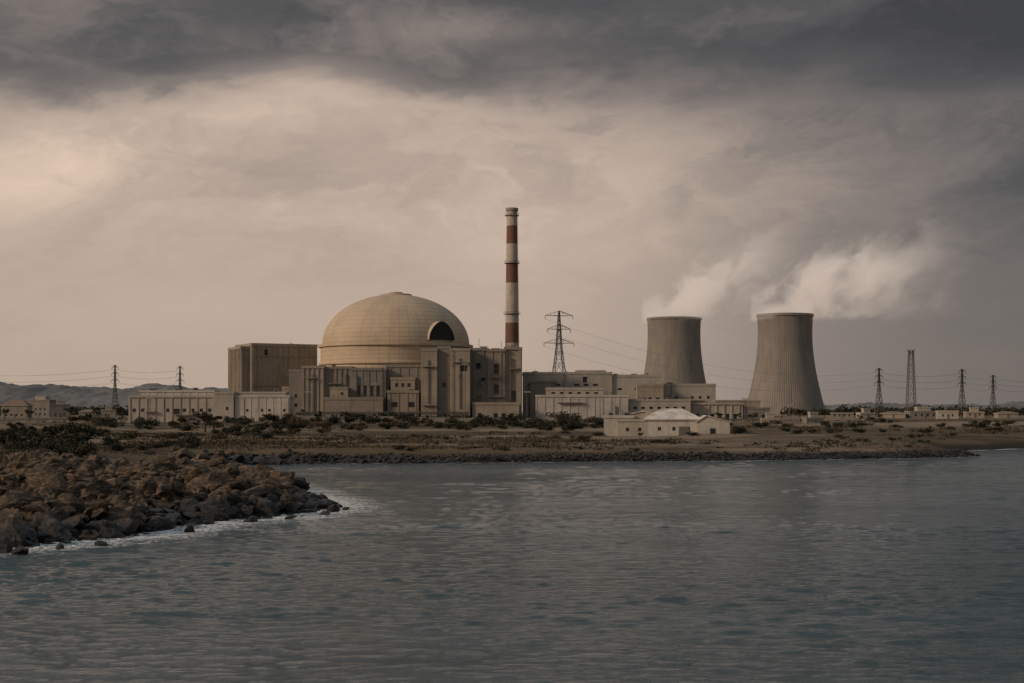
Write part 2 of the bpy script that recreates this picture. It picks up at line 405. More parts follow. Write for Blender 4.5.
q=MB(); zt=zs_+Hd; q.lathe([(7.2,zt-1.1),(7.2,zt-.1),(6.6,zt+.1),(6.2,zt+.1),(6.2,zt-.2),(3.0,zt+.05),(3.0,zt+.9),(0.01,zt+1.3)],M['dome'],48); obj('dome_cap',q.mesh('cap'),D)
hatch=MB(); n=24; zb=zs_+1.0; yf=-(R0*.985)
def arc(r,y): return [(r*math.cos(a),y,zb+r*(1.02*math.sin(a)+.14*math.sin(a)**6)) for a in np.linspace(0,math.pi,n+1)]
A=arc(7.0,yf); Bk=arc(7.0,yf+16); Ai=arc(6.9,yf); Ci=arc(6.9,yf+.35)
for i in range(n):
    hatch.quad([A[i],A[i+1],Bk[i+1],Bk[i]],M['dome']); hatch.quad([A[i],Ai[i],Ai[i+1],A[i+1]],M['dome']); hatch.quad([Ai[i],Ci[i],Ci[i+1],Ai[i+1]],M['dark'])
az_=math.radians(41)
obj('hatch_surround',hatch.mesh('hatch'),D,(0,0,0),az_)
q=MB(); q.quad(list(reversed(Ci)),M['dark'])
obj('hatch_opening',q.mesh('hatch_opening'),D,(0,0,0),az_)

# --- main plant building ----------------------------------------------------
d=600
bx=X(412,d); g0=gz(bx,d)-.6
B1=thing('turbine_building','long ribbed concrete plant block with stepped towers','power plant building',(bx,d,g0))
def L(px,dd=600): return X(px,dd)-bx
def ZZ(row,dd=600): return Z(row,dd)-g0
block(B1,L(303),L(324),-1.5,30,0,ZZ(367.5),M['tan'],ribs=2.2,rw=.7,rd=.3)
block(B1,L(324)+.02,L(352)-.02,0,30,0,ZZ(368),M['brown'],ribs=2.3,rw=.9,rd=.3)
block(B1,L(352),L(386)-.02,-.8,30,0,ZZ(369.5),M['grey'],win=dict(w=1.3,h=4.6,sx=2.8,rows=[10.5],rec=.4,style='louvre'),faces='F',ribs=1,rw=.5,rd=.2)
block(B1,L(326),L(384),-5,-1.05,0,ZZ(399),M['brown'],win=dict(w=1.6,h=1.8,sx=3.4,rows=[1.4],skip=.25),ribs=None)
block(B1,L(331),L(349),-3.5,-.35,ZZ(399),ZZ(388),M['tan'],win=dict(w=1.2,h=1.2,sx=2.6,rows=[1.6],skip=.3),faces='F',parapet=.3)
block(B1,L(386),L(421),2,30,0,ZZ(366),M['grey'],win=dict(w=2.4,h=2.4,sx=3.7,rows=[2,6.6,11.2,15.6],rec=.9),ribs=1,rw=.5,rd=.2,faces='F')
block(B1,L(388),L(419),-3,1.75,0,ZZ(392),M['brown'],win=dict(w=2.6,h=2.2,sx=3.6,rows=[1.6,6.0],rec=1.2),ribs=1,rw=.4,rd=.2,faces='F')
block(B1,L(391),L(415),-.5,1.75,ZZ(391),ZZ(379),M['tan'],win=dict(w=1.4,h=1.7,sx=2.6,rows=[1.6]),faces='F')
block(B1,L(421,590)+.02,L(437,590),-10,30,0,ZZ(350,590),M['tan'],ribs=None)
block(B1,L(437,590)+.02,L(450,590)-.02,-8.0,30,0,ZZ(347.5,590),M['grey'],win=dict(w=1.6,h=2.2,sx=2.6,rows=[2,14],style='louvre'),faces='F')
block(B1,L(450,590),L(470,590)-.02,-10,30,0,ZZ(350,590),M['tan'],win=dict(w=1.2,h=1.8,sx=6,rows=[18.]),faces='F')
block(B1,L(470),L(488),-3,30,0,ZZ(350),M['grey'],win=dict(w=2.0,h=3.0,sx=3.6,rows=[2.5,8,14,20.5],rec=.7,skip=.15),ribs=1,rw=.6,rd=.3,faces='F')
block(B1,L(488)+.02,L(505)-.02,-4.2,30,0,ZZ(351),M['brown'],win=dict(w=2.0,h=4.0,sx=3.6,rows=[3,11.5,20],rec=.6,style='louvre',skip=.2),faces='F',ribs=1,rw=.6,rd=.25)
block(B1,L(505),L(521),-3,30,0,ZZ(349),M['tan'],win=dict(w=2.6,h=2.6,sx=6.,rows=[2,(8,5.),20]),ribs=1,rw=1.,rd=.4,faces='FR')
block(B1,L(473),L(519),-9,-4.5,0,ZZ(404),M['tan'],win=dict(w=1.8,h=2,sx=3.3,rows=[1.5],skip=.2),faces='F')
clutter(B1,L(328),L(382),5,20,ZZ(368),11,3); clutter(B1,L(425),L(518),3,20,ZZ(350),12,5,2.4); clutter(B1,L(390),L(418),-2,1,ZZ(392),3,6,1.2)
railing(B1,L(326),L(384),-4.6,ZZ(399)+.7); railing(B1,L(474),L(518),-8.6,ZZ(404)+.7)
dress(B1,L(325),L(351),-.3,10,ZZ(369),2,1); dress(B1,L(353),L(385),-1.0,8.5,ZZ(369),2,2); dress(B1,L(388),L(420),1.75,12,ZZ(366),2,3)
dress(B1,L(422,590),L(436,590),-10,1,ZZ(352,590),3,4); dress(B1,L(451,590),L(469,590),-10,1,ZZ(352,590),4,5); dress(B1,L(471),L(487),-3.3,7,ZZ(351),2,6); dress(B1,L(489),L(504),-4.45,7,ZZ(351),2,7); dress(B1,L(506),L(520),-3.4,7,ZZ(351),2,8); dress(B1,L(304),L(323),-1.8,1,ZZ(368),2,9)
q=MB()
for i in range(3): q.beam((L(300),-11-i*.7,3.2+i*.4),(L(470),-11-i*.7,3.2+i*.4),.26,M['steel'],6)
for p in range(300,471,12): q.box(L(p)-.15,L(p)+.15,-13.4,-10.6,0,3.1,M['steel'])
obj('pipe_bridge',q.mesh('pipes'),B1)

# --- left tall block --------------------------------------------------------
d=660; bx=X(270,d); g0=gz(bx,d)-.6; rz=math.radians(28)
B2=thing('auxiliary_block','tall beige windowless concrete block with shallow ribs','industrial building',(bx,d-18,g0),rz)
hh=Z(347,d-5)-g0
block(B2,-6.5,24,-4,20,0,hh,M['tan'],ribs=2.5,rw=.75,rd=.28,parapet=.9)
block(B2,-10.5,-6.53,-1,18,0,hh-1.2,M['tan'],ribs=2.0,rw=.7,rd=.35)
for zf_ in (.47,.86):
    q=MB(); q.box(-6.7,24.2,-4.42,-4.004,hh*zf_,hh*zf_+.45,M['tan']); obj('ledge',q.mesh('ledge'),B2)
clutter(B2,-3,21,2,16,hh,6,9,1.6); dress(B2,-5,23,-4.42,2,hh-1,2,15)
d=610; bx=X(305,d); g0=gz(bx,d)-.6
B3=thing('annex_building','small stepped grey annex beside the tall block','industrial building',(bx,d,g0))
block(B3,X(289,d)-bx,X(303,d)-bx-.1,0,20,0,Z(371,d)-g0,M['grey'],win=dict(w=1.1,h=1.5,sx=2.6,rows=[2,6,10,14],skip=.3),faces='FL')
block(B3,X(281,d)-bx,X(289,d)-bx-.02,3,18,0,Z(388,d)-g0,M['tan'],win=dict(w=1.1,h=1.5,sx=2.4,rows=[2,6]),faces='FL')
# --- left low buildings -----------------------------------------------------
d=560; bx=X(172,d); g0=gz(bx,d)-.4
B4=thing('gallery_building','long low pale shed with ribbed front and flat roof','low building',(bx,d,g0))
block(B4,X(129,d)-bx,X(215,d)-bx,0,14,0,Z(396.5,d)-g0,M['pale'],win=dict(w=1.3,h=1.4,sx=3.3,rows=[4.6],rec=.4,skip=.12),ribs=1,rw=.4,rd=.25,parapet=.35)
block(B4,X(138,d)-bx,X(213,d)-bx,2.5,12,Z(396.5,d)-g0,Z(391.0,d)-g0,M['white'],parapet=.3,faces='F',ribs=3.3,rw=.3,rd=.12)
clutter(B4,-14,14,4,9,Z(391,d)-g0,3,21,1.2); dress(B4,-16,15,-.3,.5,7,3,41)
bx=X(254,d); g0=gz(bx,d)-.4
B5=thing('office_building','long simple pale shed with a few small windows','office building',(bx,d-4,g0))
block(B5,X(217,d)-bx,X(236,d)-bx,-1,13,0,Z(393,d)-g0,M['pale'],win=dict(w=1.0,h=1.3,sx=2.6,rows=[1.2,4.8],skip=.3),parapet=.4)
block(B5,X(236,d)-bx+.3,X(291,d)-bx,0,13,0,Z(396.5,d)-g0,M['white'],win=dict(w=.95,h=1.1,sx=2.9,rows=[4.2],skip=.2),parapet=.4,ribs=1,rw=.25,rd=.12)
block(B5,X(240,d)-bx,X(286,d)-bx,3,11,Z(396.5,d)-g0,Z(392.5,d)-g0,M['pale'],parapet=.3)
clutter(B5,-5,10,4,9,Z(392.5,d)-g0,4,22,1.2)

# --- right long buildings ---------------------------------------------------
d=640; bx=X(592,d); g0=gz(bx,d)-.6
B6=thing('service_building','long multi-level pale service building stepping down with flat roofs','industrial building',(bx,d,g0))
def L6(p): return X(p,d)-bx
def Z6(r): return Z(r,d)-g0
block(B6,L6(523),L6(612),0,30,0,Z6(373.5),M['pale'],win=dict(w=2.2,h=1.0,sx=4.2,rows=[15.3],skip=.2,rec=.3),faces='FL')
block(B6,L6(530),L6(556),-3,-.2,0,Z6(382),M['tan'],parapet=.4)
block(B6,L6(577),L6(606),3,18,Z6(373.4),Z6(370.5),M['white'],parapet=.3)
block(B6,L6(612)+.02,L6(662),1,30,0,Z6(376),M['pale'],win=dict(w=2.0,h=1.0,sx=3.8,rows=[13.4],skip=.15,rec=.3),faces='FR')
block(B6,L6(636),L6(662),-6,.8,0,Z6(386),M['tan'],win=dict(w=1.6,h=1.1,sx=3.4,rows=[9],skip=.2),faces='FR')
block(B6,L6(662)+.02,L6(717),4,26,0,Z6(385),M['pale'],win=dict(w=1.4,h=1.2,sx=3.6,rows=[9.6,5.2],skip=.2,rec=.3),faces='FR')
clutter(B6,L6(526),L6(570),6,20,Z6(373.5),5,31,1.3); clutter(B6,L6(614),L6(660),6,20,Z6(376),5,32,1.4); clutter(B6,L6(665),L6(712),8,20,Z6(385),4,33,1.3)
dress(B6,L6(560),L6(611),0,10,Z6(375),2,52); dress(B6,L6(664),L6(716),4,4,Z6(386),2,54)
d=596; bx=X(580,d); g0=gz(bx,d)-.5
B7=thing('storage_hall','long ribbed pale concrete storage hall with a flat roof','warehouse',(bx,d,g0))
block(B7,X(536,d)-bx,X(628,d)-bx,0,22,0,Z(396,d)-g0,M['white'],ribs=3.6,rw=.4,rd=.15,parapet=.5)
block(B7,X(546,d)-bx,X(604,d)-bx,3,14,Z(396,d)-g0,Z(389,d)-g0,M['pale'],win=dict(w=1.6,h=.8,sx=3.6,rows=[.9],skip=.2),faces='F')
dress(B7,-16,17,-.2,.5,9.5,2,55)
bx=X(665,d); g0=gz(bx,d)-.5
B8=thing('workshop_building','pale low workshop with a row of small windows','workshop',(bx,d+2,g0))
block(B8,X(628,d)-bx+.3,X(691,d)-bx,0,14,0,Z(400,d)-g0,M['pale'],win=dict(w=1.5,h=1.1,sx=3.4,rows=[4.6],skip=.15),faces='FR',parapet=.4)
clutter(B8,-12,10,3,10,Z(400,d)-g0,3,42,1.1)
bx=X(735,d); g0=gz(bx,d)-.5
B9=thing('garage_building','low open-fronted garage building with dark bays','garage',(bx,d+6,g0))
block(B9,X(692,d)-bx,X(745,d)-bx,0,12,0,Z(403.5,d)-g0,M['pale'],win=dict(w=1.5,h=2.4,sx=3.2,rows=[.5],rec=.8,skip=.2),ribs=1,rw=.4,faces='FR',parapet=.4)
block(B9,X(722,d)-bx,X(768,d)-bx,12.5,24,0,Z(400.5,d)-g0,M['tan'],win=dict(w=1.5,h=1.2,sx=3.2,rows=[4.6]),faces='FR',parapet=.4)
block(B9,X(745,d)-bx+.2,X(773,d)-bx,1,12,0,Z(408,d)-g0,M['grey'],win=dict(w=1.4,h=1.2,sx=3.,rows=[1.3]),faces='FR',parapet=.3)

# --- irregular white warehouse near the shore ---------------------------------
x_,d,z_=onground(680,435.5); sc=d/F; g0=z_-.3
B10=thing('shore_warehouse','weathered whitewashed warehouse of joined volumes with low pale roofs','warehouse',(x_,d,g0),math.radians(-4))
def l(p): return (p-680)*sc
def hr(row): return (435.5-row)*sc+.3
def hip(par,x0,x1,y0,y1,e,r,ov=.35,ml=None,kl=.24,kr=.39):
    q=MB(); x0-=ov;x1+=ov;y0-=ov;y1+=ov; hy=(y0+y1)/2; k=(x1-x0)
    a=(x0,y0,e);b_=(x1,y0,e);c_=(x1,y1,e);d_=(x0,y1,e);r0=(x0+k*kl,hy,r);r1=(x1-k*kr,hy,r)
    mm=ml or M['roofwhite']
    q.quad([a,b_,r1,r0],mm);q.quad([b_,c_,r1],mm);q.quad([c_,d_,r0,r1],mm);q.quad([d_,a,r0],mm)
    q.box(x0,x1,y0,y1,e-.22,e-.005,M['white'])
    obj('roof',q.mesh('hip'),par)
def gable(par,x0,x1,y0,y1,h,r,mat,px=.5,ov=.3):
    q=MB(); xa=x0+(x1-x0)*px
    for y_ in (y0,y1): q.quad([(x0,y_,0),(x1,y_,0),(x1,y_,h),(xa,y_,r),(x0,y_,h)],mat)
    q.quad([(x0,y0,0),(x0,y1,0),(x0,y1,h),(x0,y0,h)],mat); q.quad([(x1,y0,0),(x1,y1,0),(x1,y1,h),(x1,y0,h)],mat); obj('wall',q.mesh('gablewall'),par)
    q=MB()
    for xa_,sx_,hh in ((x0,-1,h),(x1,1,h)):
        k=(r-h)/abs(xa-xa_); e=(xa_+sx_*ov,hh-k*ov)
        q.quad([(e[0],y0-ov,e[1]+.06),(xa,y0-ov,r+.06),(xa,y1+ov,r+.06),(e[0],y1+ov,e[1]+.06)],M['roofwhite'])
        q.quad([(e[0],y0-ov,e[1]-.14),(xa,y0-ov,r-.14),(xa,y0-ov,r+.06),(e[0],y0-ov,e[1]+.06)],M['white'])
    obj('roof',q.mesh('gableroof'),par)
block(B10,l(648),l(700),0,13,0,hr(419.5),M['white'],win=dict(w=.8,h=.9,sx=3.4,rows=[1.4],rec=.25,skip=.3),faces='FLR',parapet=.02)
hip(B10,l(646),l(702),0,13,hr(419.2),hr(408.5),.35,None,.30,.34)
gable(B10,l(696),l(729),-1.2,10,hr(421.5),hr(415.5),M['white'],.3)
block(B10,l(604),l(634),2,12,0,hr(416.5),M['white'],win=dict(w=.9,h=.9,sx=3.2,rows=[1.6],rec=.25,skip=.2),parapet=.25,faces='FL')
block(B10,l(618),l(650)-.03,.6,9,0,hr(420),M['pale'],win=dict(w=.8,h=.9,sx=2.9,rows=[1.2],rec=.25,skip=.3),parapet=.2,faces='F')
gable(B10,l(628),l(656),9.2,18,hr(414.5),hr(411),M['pale'],.6)
clutter(B10,l(608),l(632),4,9,hr(416.5),3,77,.8)
q=MB(); q.box(-1.2,1.2,-.12,-.01,0,2.4,M['louvre']); obj('door',q.mesh('door'),B10,(l(684),0,0))
q=MB(); q.box(-.6,.6,-.12,-.01,0,2.,M['dark']); obj('door',q.mesh('door'),B10,(l(712),-1.2,0))

# --- chimney -----------------------------------------------------------------
M['cw']=concrete('chimney_cream',(.54,.45,.365),(.42,.345,.285),joint=0,streak=.75); M['cr']=concrete('chimney_rust',(.20,.092,.06),(.155,.07,.05),joint=0,streak=.6)
d=640; cx=X(512,d); g0=gz(cx,d)-.5
C=thing('chimney','tall tapering concrete chimney with rust-red and cream bands','chimney',(cx,d,g0))
rows=[208.5,226,244,263,283,303,323,343,363,383,425]
pal=['cw','cr','cw','cr','cw','cw','cr','cw','cr','grey']
prof=[]; ztop=Z(208.5,d)-g0
for r_ in rows[::-1]:
    zz=Z(r_,d)-g0; prof.append((2.35+ (ztop-max(zz,0))/ztop*1.15, max(zz,0)))
pal=pal[::-1]
q=MB(); q.lathe(prof,M['cw'],40,matf=lambda k:M[pal[k]]); q.lathe([(2.35,ztop),(1.9,ztop),(1.9,ztop-6)],M['dark'],40)
obj('shaft',q.mesh('shaft',True),C)
q=MB(); q.lathe([(2.45,ztop-1.4),(2.8,ztop-1.2),(2.8,ztop+.1),(2.2,ztop+.1)],M['brown'],40); obj('rim',q.mesh('rim'),C)
for hz in (.965,.74,.5):
    q=MB(); zz=ztop*hz; rr=2.35+(1-hz)*1.15; q.lathe([(rr,zz),(rr+.8,zz),(rr+.8,zz+.15),(rr,zz+.15)],M['steel'],32); q.lathe([(rr+.8,zz+1.0),(rr+.86,zz+1.0),(rr+.86,zz+1.1),(rr+.8,zz+1.1),(rr+.8,zz+1.)],M['steel'],32)
    for j in range(12): a=j*math.pi/6; q.beam(((rr+.8)*math.cos(a),(rr+.8)*math.sin(a),zz),((rr+.8)*math.cos(a),(rr+.8)*math.sin(a),zz+1.05),.08,M['steel'])
    obj('platform',q.mesh('platform'),C)
q=MB()
for sx_ in (-.3,.3): q.beam((2.6+.9,sx_,0),(2.7-.1,sx_,ztop),.1,M['steel'])
obj('ladder',q.mesh('ladder'),C)

# --- cooling towers ----------------------------------------------------------
def tower_mat():
    m,t,b,tc=newmat('cooling_tower_concrete'); P=E(t,tc.outputs['Object']); x,y,z=sep(t,P); a=x._m('ARCTAN2',y)
    n1=noise(t,comb(t,a*3,z*.04,0.),1.,5,.6); n2=noise(t,P,.06,5,.6); n3=noise(t,comb(t,a*14,z*.02,5.),1.,4,.6)
    c=mix(t,n1.ss(.38,.66),(.28,.238,.20),(.225,.192,.165)); c=mix(t,n2.ss(.45,.7)*.35,c,(.18,.155,.135)); c=mix(t,n3.ss(.5,.72)*.35,c,(.15,.13,.115))
    c=mix(t,z.ss(40,85)*.25,c,(.17,.148,.13))
    r=(z/5.2)._m('FRACT').ss(0,.07); v=(a*(96/6.2832))._m('FRACT'); v=v.ss(0,.22)*v.ss(1.,.78)
    c=mix(t,r.rsub(1.)*.16,c,(.13,.112,.10)); c=mix(t,v.rsub(1.)*.30,c,(.13,.112,.10)); t.links.new(c.k,b.inputs['Base Color']); b.inputs['Roughness'].default_value=.9; setbump(t,b,v,.6,.5); return m
M['tower']=tower_mat()
def cooling(px,row,d,rt,zt_row,rb,lab):
    cx=X(px,d); g0=gz(cx,d)-.4; T=thing('cooling_tower',lab,'cooling tower',(cx,d,g0),group='twin cooling towers'); sc=d/F
    ztop=Z(row,d)-g0; zt=Z(zt_row,d)-g0; rt*=sc; rb*=sc; c_=zt/math.sqrt((rb/rt)**2-1)
    f=lambda z: rt*math.sqrt(1+((z-zt)/c_)**2)
    zl=1.6; zz=np.linspace(zl,ztop,34); pr=[(f(z),z) for z in zz]
    q=MB(); q.lathe(pr+[(f(ztop)-1.1,ztop)]+[(f(z)-1.1,z) for z in zz[::-1]]+[(f(zl),zl)],M['tower'],96); obj('shell',q.mesh('shell',True),T)
    q=MB(); r_=f(ztop); q.lathe([(r_+.02,ztop-1.8),(r_+.6,ztop-1.5),(r_+.6,ztop+.35),(r_-1.2,ztop+.35),(r_-1.2,ztop-.2)],M['grey'],96); obj('rim',q.mesh('rim'),T)
    q=MB(); q.lathe([(f(0)+1.,0),(f(0)+1.,1.7),(f(0)-.5,1.75)],M['grey'],72); obj('basin',q.mesh('basin'),T)
    return cx,d,g0+ztop,f(ztop)
T1=cooling(785,315,1100,26.8,333,41.5,'weathered concrete hyperbolic cooling tower steaming beside low trees')
T2=cooling(674,318.5,1200,26.2,334,40,'weathered concrete hyperbolic cooling tower steaming behind service buildings')

def plume(T,A,kx,x0,r0,rg,xe,dens,seed,top,ext,slope):
    cx,cy,cz,rt=T
    m=bpy.data.materials.new('steam'); m.use_nodes=True; t=m.node_tree; t.nodes.remove(t.nodes['Principled BSDF'])
    tc=t.nodes.new('ShaderNodeTexCoord'); P=E(t,tc.outputs['Object']); x,y,z=sep(t,P)
    xc=x._m('MAXIMUM',float(x0)); ex=((xc-x0)*(-1./kx))._m('EXPONENT').rsub(1.)
    zc=ex*A+(xc-x0)*slope-3.; r=(xc-x0)*rg+r0
    dz=z-zc; dxx=(x-xc); q=(dz*dz+y*y*.8+dxx*dxx*.55)._m('SQRT')/r
    off=comb(t,x*.75+seed*37.,y,z-x*.3); nz=noise(t,off,.046,8,.66,.7)
    age=x.ss(0.,xe)
    fl=age.rsub(1.)
    dn=(q+(nz-.5)*(4.6)+age*.30).ss(1.2,.0)*fl*fl*fl*dens*z.ss(-6,0)
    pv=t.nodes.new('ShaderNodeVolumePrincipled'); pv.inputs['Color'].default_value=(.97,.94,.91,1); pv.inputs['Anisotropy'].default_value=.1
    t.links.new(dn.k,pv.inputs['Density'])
    pv.inputs['Emission Color'].default_value=(.40,.32,.265,1); t.links.new((dn*.72).k,pv.inputs['Emission Strength'])  # faint glow stands in for light scattered repeatedly inside the steam
    t.links.new(pv.outputs[0],t.nodes['Material Output'].inputs['Volume'])
    try: m.cycles.volume_step_rate=2.
    except Exception: pass
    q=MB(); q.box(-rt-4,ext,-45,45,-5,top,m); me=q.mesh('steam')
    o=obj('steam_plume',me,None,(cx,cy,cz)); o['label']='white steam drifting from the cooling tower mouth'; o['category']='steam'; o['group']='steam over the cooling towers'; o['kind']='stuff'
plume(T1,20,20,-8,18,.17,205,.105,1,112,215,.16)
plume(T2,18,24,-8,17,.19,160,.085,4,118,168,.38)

# --- pylons ------------------------------------------------------------------
def lattice(q,h,wb,wt,n,t_,z0=0.,bend=None,mat=None):
    mat=mat or M['steel']
    def wd(z):
        if bend: 
            zb_,wb_=bend
            return (wb+(wb_-wb)*z/zb_ if z<zb_ else wb_+(wt-wb_)*(z-zb_)/(h-zb_))/2
        return (wb+(wt-wb)*z/h)/2
    zs=[0.]; 
    for i in range(n): zs.append(zs[-1]+max(wd(zs[-1])*2,.9))
    k=h/zs[-1]; zs=[z*k for z in zs]
    cs=[(-1,-1),(1,-1),(1,1),(-1,1)]
    for i in range(n):
        a,b_=wd(zs[i]),wd(zs[i+1])
        for j in range(4):
            c0,c1=cs[j],cs[(j+1)%4]
            q.beam((c0[0]*a,c0[1]*a,z0+zs[i]),(c0[0]*b_,c0[1]*b_,z0+zs[i+1]),t_*1.3,mat)
            q.beam((c0[0]*a,c0[1]*a,z0+zs[i]),(c1[0]*b_,c1[1]*b_,z0+zs[i+1]),t_*.7,mat)
            q.beam((c1[0]*a,c1[1]*a,z0+zs[i]),(c0[0]*b_,c0[1]*b_,z0+zs[i+1]),t_*.7,mat)
            q.beam((c0[0]*b_,c0[1]*b_,z0+zs[i+1]),(c1[0]*b_,c1[1]*b_,z0+zs[i+1]),t_*.7,mat)
def pylon(px,top,d,armhw,wb,lab,rz=0,t_=.3,arms=(.70,.83,.955)):
    x=X(px,d); g=gz(x,d)-.3; h=Z(top,d)-g; T=thing('electricity_pylon',lab,'pylon',(x,d,g),rz,'steel electricity pylons')
    q=MB(); lattice(q,h,wb,.5,11,t_,bend=(h*.62,wb*.26)); obj('mast',q.mesh('mast'),T)
    ends=[]
    for f_,aw in zip(arms,armhw):
        q=MB(); z=h*f_; w=wb*.12
        for s_ in (-1,1):
            for yy_ in (-w,w):
                q.beam((0,yy_,z),(s_*aw,0,z+.1),t_*.8,M['steel']); q.beam((0,yy_,z+h*.045),(s_*aw,0,z+.1),t_*.7,M['steel'])
            for k in (.3,.6): q.beam((s_*aw*k,0,z),(s_*aw*k,0,z+h*.045*(1-k)),t_*.5,M['steel'])
            q.beam((s_*aw,0,z),(s_*aw,0,z-1.6),t_*.9,M['wire'])
            v=Matrix.Rotation(rz,3,'Z')@Vector((s_*aw,0,z-1.6)); ends.append(Vector((x,d,g))+v)
        obj('crossarm',q.mesh('arm'),T)
    return ends
big=pylon(559,311,700,(7.6,5.8,7.0),11.,'large steel lattice electricity pylon behind the service building',math.radians(12),.30)
pA=pylon(879,368,900,(3.2,2.8,2.4),5.,'slim steel lattice pylon in front of distant trees',.3,.26)
pB=pylon(962,369,930,(3.2,2.8,2.4),5.,'slim steel lattice pylon in front of distant trees',.3,.26)
pC=pylon(993,375,1050,(3.2,2.8,2.4),5.,'slim steel lattice pylon in front of distant trees',.3,.27)
pD=pylon(115,365,1000,(3.2,2.8,2.4),4.6,'slim steel lattice pylon near low houses',-.2,.26)
pE=pylon(180,366,1050,(3.2,2.8,2.4),4.6,'slim steel lattice pylon behind the low buildings',-.2,.26)
d=880; x=X(911,d); g=gz(x,d)-.3; h=Z(351,d)-g
T=thing('telecom_mast','tall slim open steel lattice telecom mast with small platform','mast',(x,d,g))
q=MB(); lattice(q,h,5.6,2.6,9,.30); obj('mast',q.mesh('mast'),T)
q=MB(); q.box(-1.9,1.9,-1.9,1.9,h,h+.3,M['steel']); 
for a in (-1.8,1.8):
    for b_ in (-1.8,1.8): q.beam((a,b_,h),(a,b_,h+1.4),.2,M['steel'])
q.box(-1.7,-.9,-2.3,-2.1,h-2.6,h-.4,M['steel']); q.box(.6,1.4,-2.3,-2.1,h-3,h-.8,M['steel'])
obj('platform',q.mesh('platform'),T)
def wire(a,b_,sag,r=.034):
    q=MB(); n=14; a=Vector(a);b_=Vector(b_); P=[a.lerp(b_,i/n)-Vector((0,0,sag*4*(i/n)*(1-i/n))) for i in range(n+1)]
    c=P[n//2]
    for i in range(n): q.beam(P[i]-c,P[i+1]-c,r*2,M['wire'],3)
    o=obj('power_line',q.mesh('line'),None,c); o['label']='thin dark overhead cable sagging between steel pylons'; o['category']='power line'; o['group']='overhead power lines'
for i in range(6):
    if i%2==0: wire(big[i],pA[i],11)
    wire(pA[i],pB[i],2.2); wire(pB[i],pC[i],2.); wire(pC[i],pC[i]+Vector((110,60,2)),3)
    wire(pD[i],pE[i],2.); wire(pD[i],pD[i]+Vector((-150,30,0)),4)

# --- lamp masts --------------------------------------------------------------
def lamp(px,top,d):
    x=X(px,d); g=gz(x,d)-.1; h=Z(top,d)-g; T=thing('floodlight_mast','thin steel floodlight mast standing before the plant wall','lamp post',(x,d,g),group='floodlight masts around the plant')
    q=MB(); q.beam((0,0,0),(0,0,h),.24,M['steel'],6); obj('pole',q.mesh('pole'),T)
    q=MB(); q.box(-1.2,1.2,-.12,.12,h,h+.18,M['steel']); [q.box(a-.3,a+.3,-.35,-.13,h-.25,h+.3,M['pale']) for a in (-.9,0,.9)]; obj('lamp_head',q.mesh('head'),T)
for a in ((465,364,572),(374,384,572),(308,392,565),(527,392,565),(600,398,560),(640,400,560),(245,398,540),(150,398,540),(745,399,560),(790,405,600)): lamp(*a)

# --- perimeter wall / fence --------------------------------------------------
x0,x1=X(295,548),X(536,548)
q=MB(); n=34
for i in range(n):
    a=x0+(x1-x0)*i/n; b_=x0+(x1-x0)*(i+1)/n; z=gz((a+b_)/2,548); q.box(a+.15,b_-.15,-.1,.1,z-.5,z+2.0,M['grey']); q.box(a-.15,a+.148,-.18,.18,z-.5,z+2.25,M['tan'])
o=obj('perimeter_wall',q.mesh('perimeter'),None,(0,548,0)); o['label']='low concrete panel perimeter wall along the plant'; o['category']='wall'
x0,x1=X(536,520),X(780,520)
q=MB(); n=70
for i in range(n+1):
    a=x0+(x1-x0)*i/n; z=gz(a,520); q.beam((a,0,z),(a,0,z+2.2),.12,M['steel'])
    if i<n:
        a2=x0+(x1-x0)*(i+1)/n; z2=gz(a2,520)
        for hh in (.4,1.2,2.1): q.beam((a,0,z+hh),(a2,0,z2+hh),.05,M['steel'],3)
o=obj('wire_fence',q.mesh('fence'),None,(0,520,0)); o['label']='wire fence on thin steel posts before the halls'; o['category']='fence'

# --- houses ------------------------------------------------------------------
def house(px,row,wpx,hpx,mat,roof,lab,seed):
    x,d,z=onground(px,row,200,1400); sc=d/F; w=wpx*sc; h=hpx*sc; R=random.Random(seed); dp=w*.6
    T=thing('house',lab,'house',(x,d,z-.2),R.uniform(-.25,.25),'scattered low houses')
    if roof=='flat':
        block(T,-w/2,w/2,0,dp,0,h,M[mat],win=dict(w=max(.9,w*.08),h=1.2,sx=max(2.2,w/5),rows=[1.2]+([4.2] if h>6 else []),rec=.25),parapet=.4)
        if R.random()<.6: block(T,-w*.2,w*.25,dp*.3,dp*.8,h,h+2.2,M['pale'],parapet=.2)
    else:
        e=h*.68
        block(T,-w/2,w/2,0,dp,0,e,M[mat],win=dict(w=max(.9,w*.08),h=1.1,sx=max(2.2,w/5),rows=[1.1],rec=.25),parapet=.02)
        hip(T,-w/2,w/2,0,dp,e+.1,h,.4,M['tile'],.3,.3)
    q=MB(); q.box(-.5,.5,-.08,-.01,0,2.1,M['louvre']); obj('door',q.mesh('door'),T,(w*.02,0,.2))
for i,a in enumerate([(14,418,26,19,'brown','hip'),(38,417,24,17,'grey','flat'),(60,417.5,18,13,'grey','flat'),(88,417,18,8,'grey','hip'),(108,418,14,8,'tan','flat'),
    (842,419,22,6,'grey','flat'),(868,418,16,5,'pale','flat'),(893,418,24,7,'tan','hip'),(925,418.5,30,7,'grey','flat'),(948,419,20,8,'pale','flat'),(975,418,18,6,'tan','flat'),(1008,418,20,7,'tan','hip'),(815,423,18,5,'grey','flat'),(770,424,16,5,'tan','flat')]):
    house(*a[:6],'small weathered %s house with %s roof among scrub'%(a[4],'a hipped tile' if a[5]=='hip' else 'a flat'),i+50)

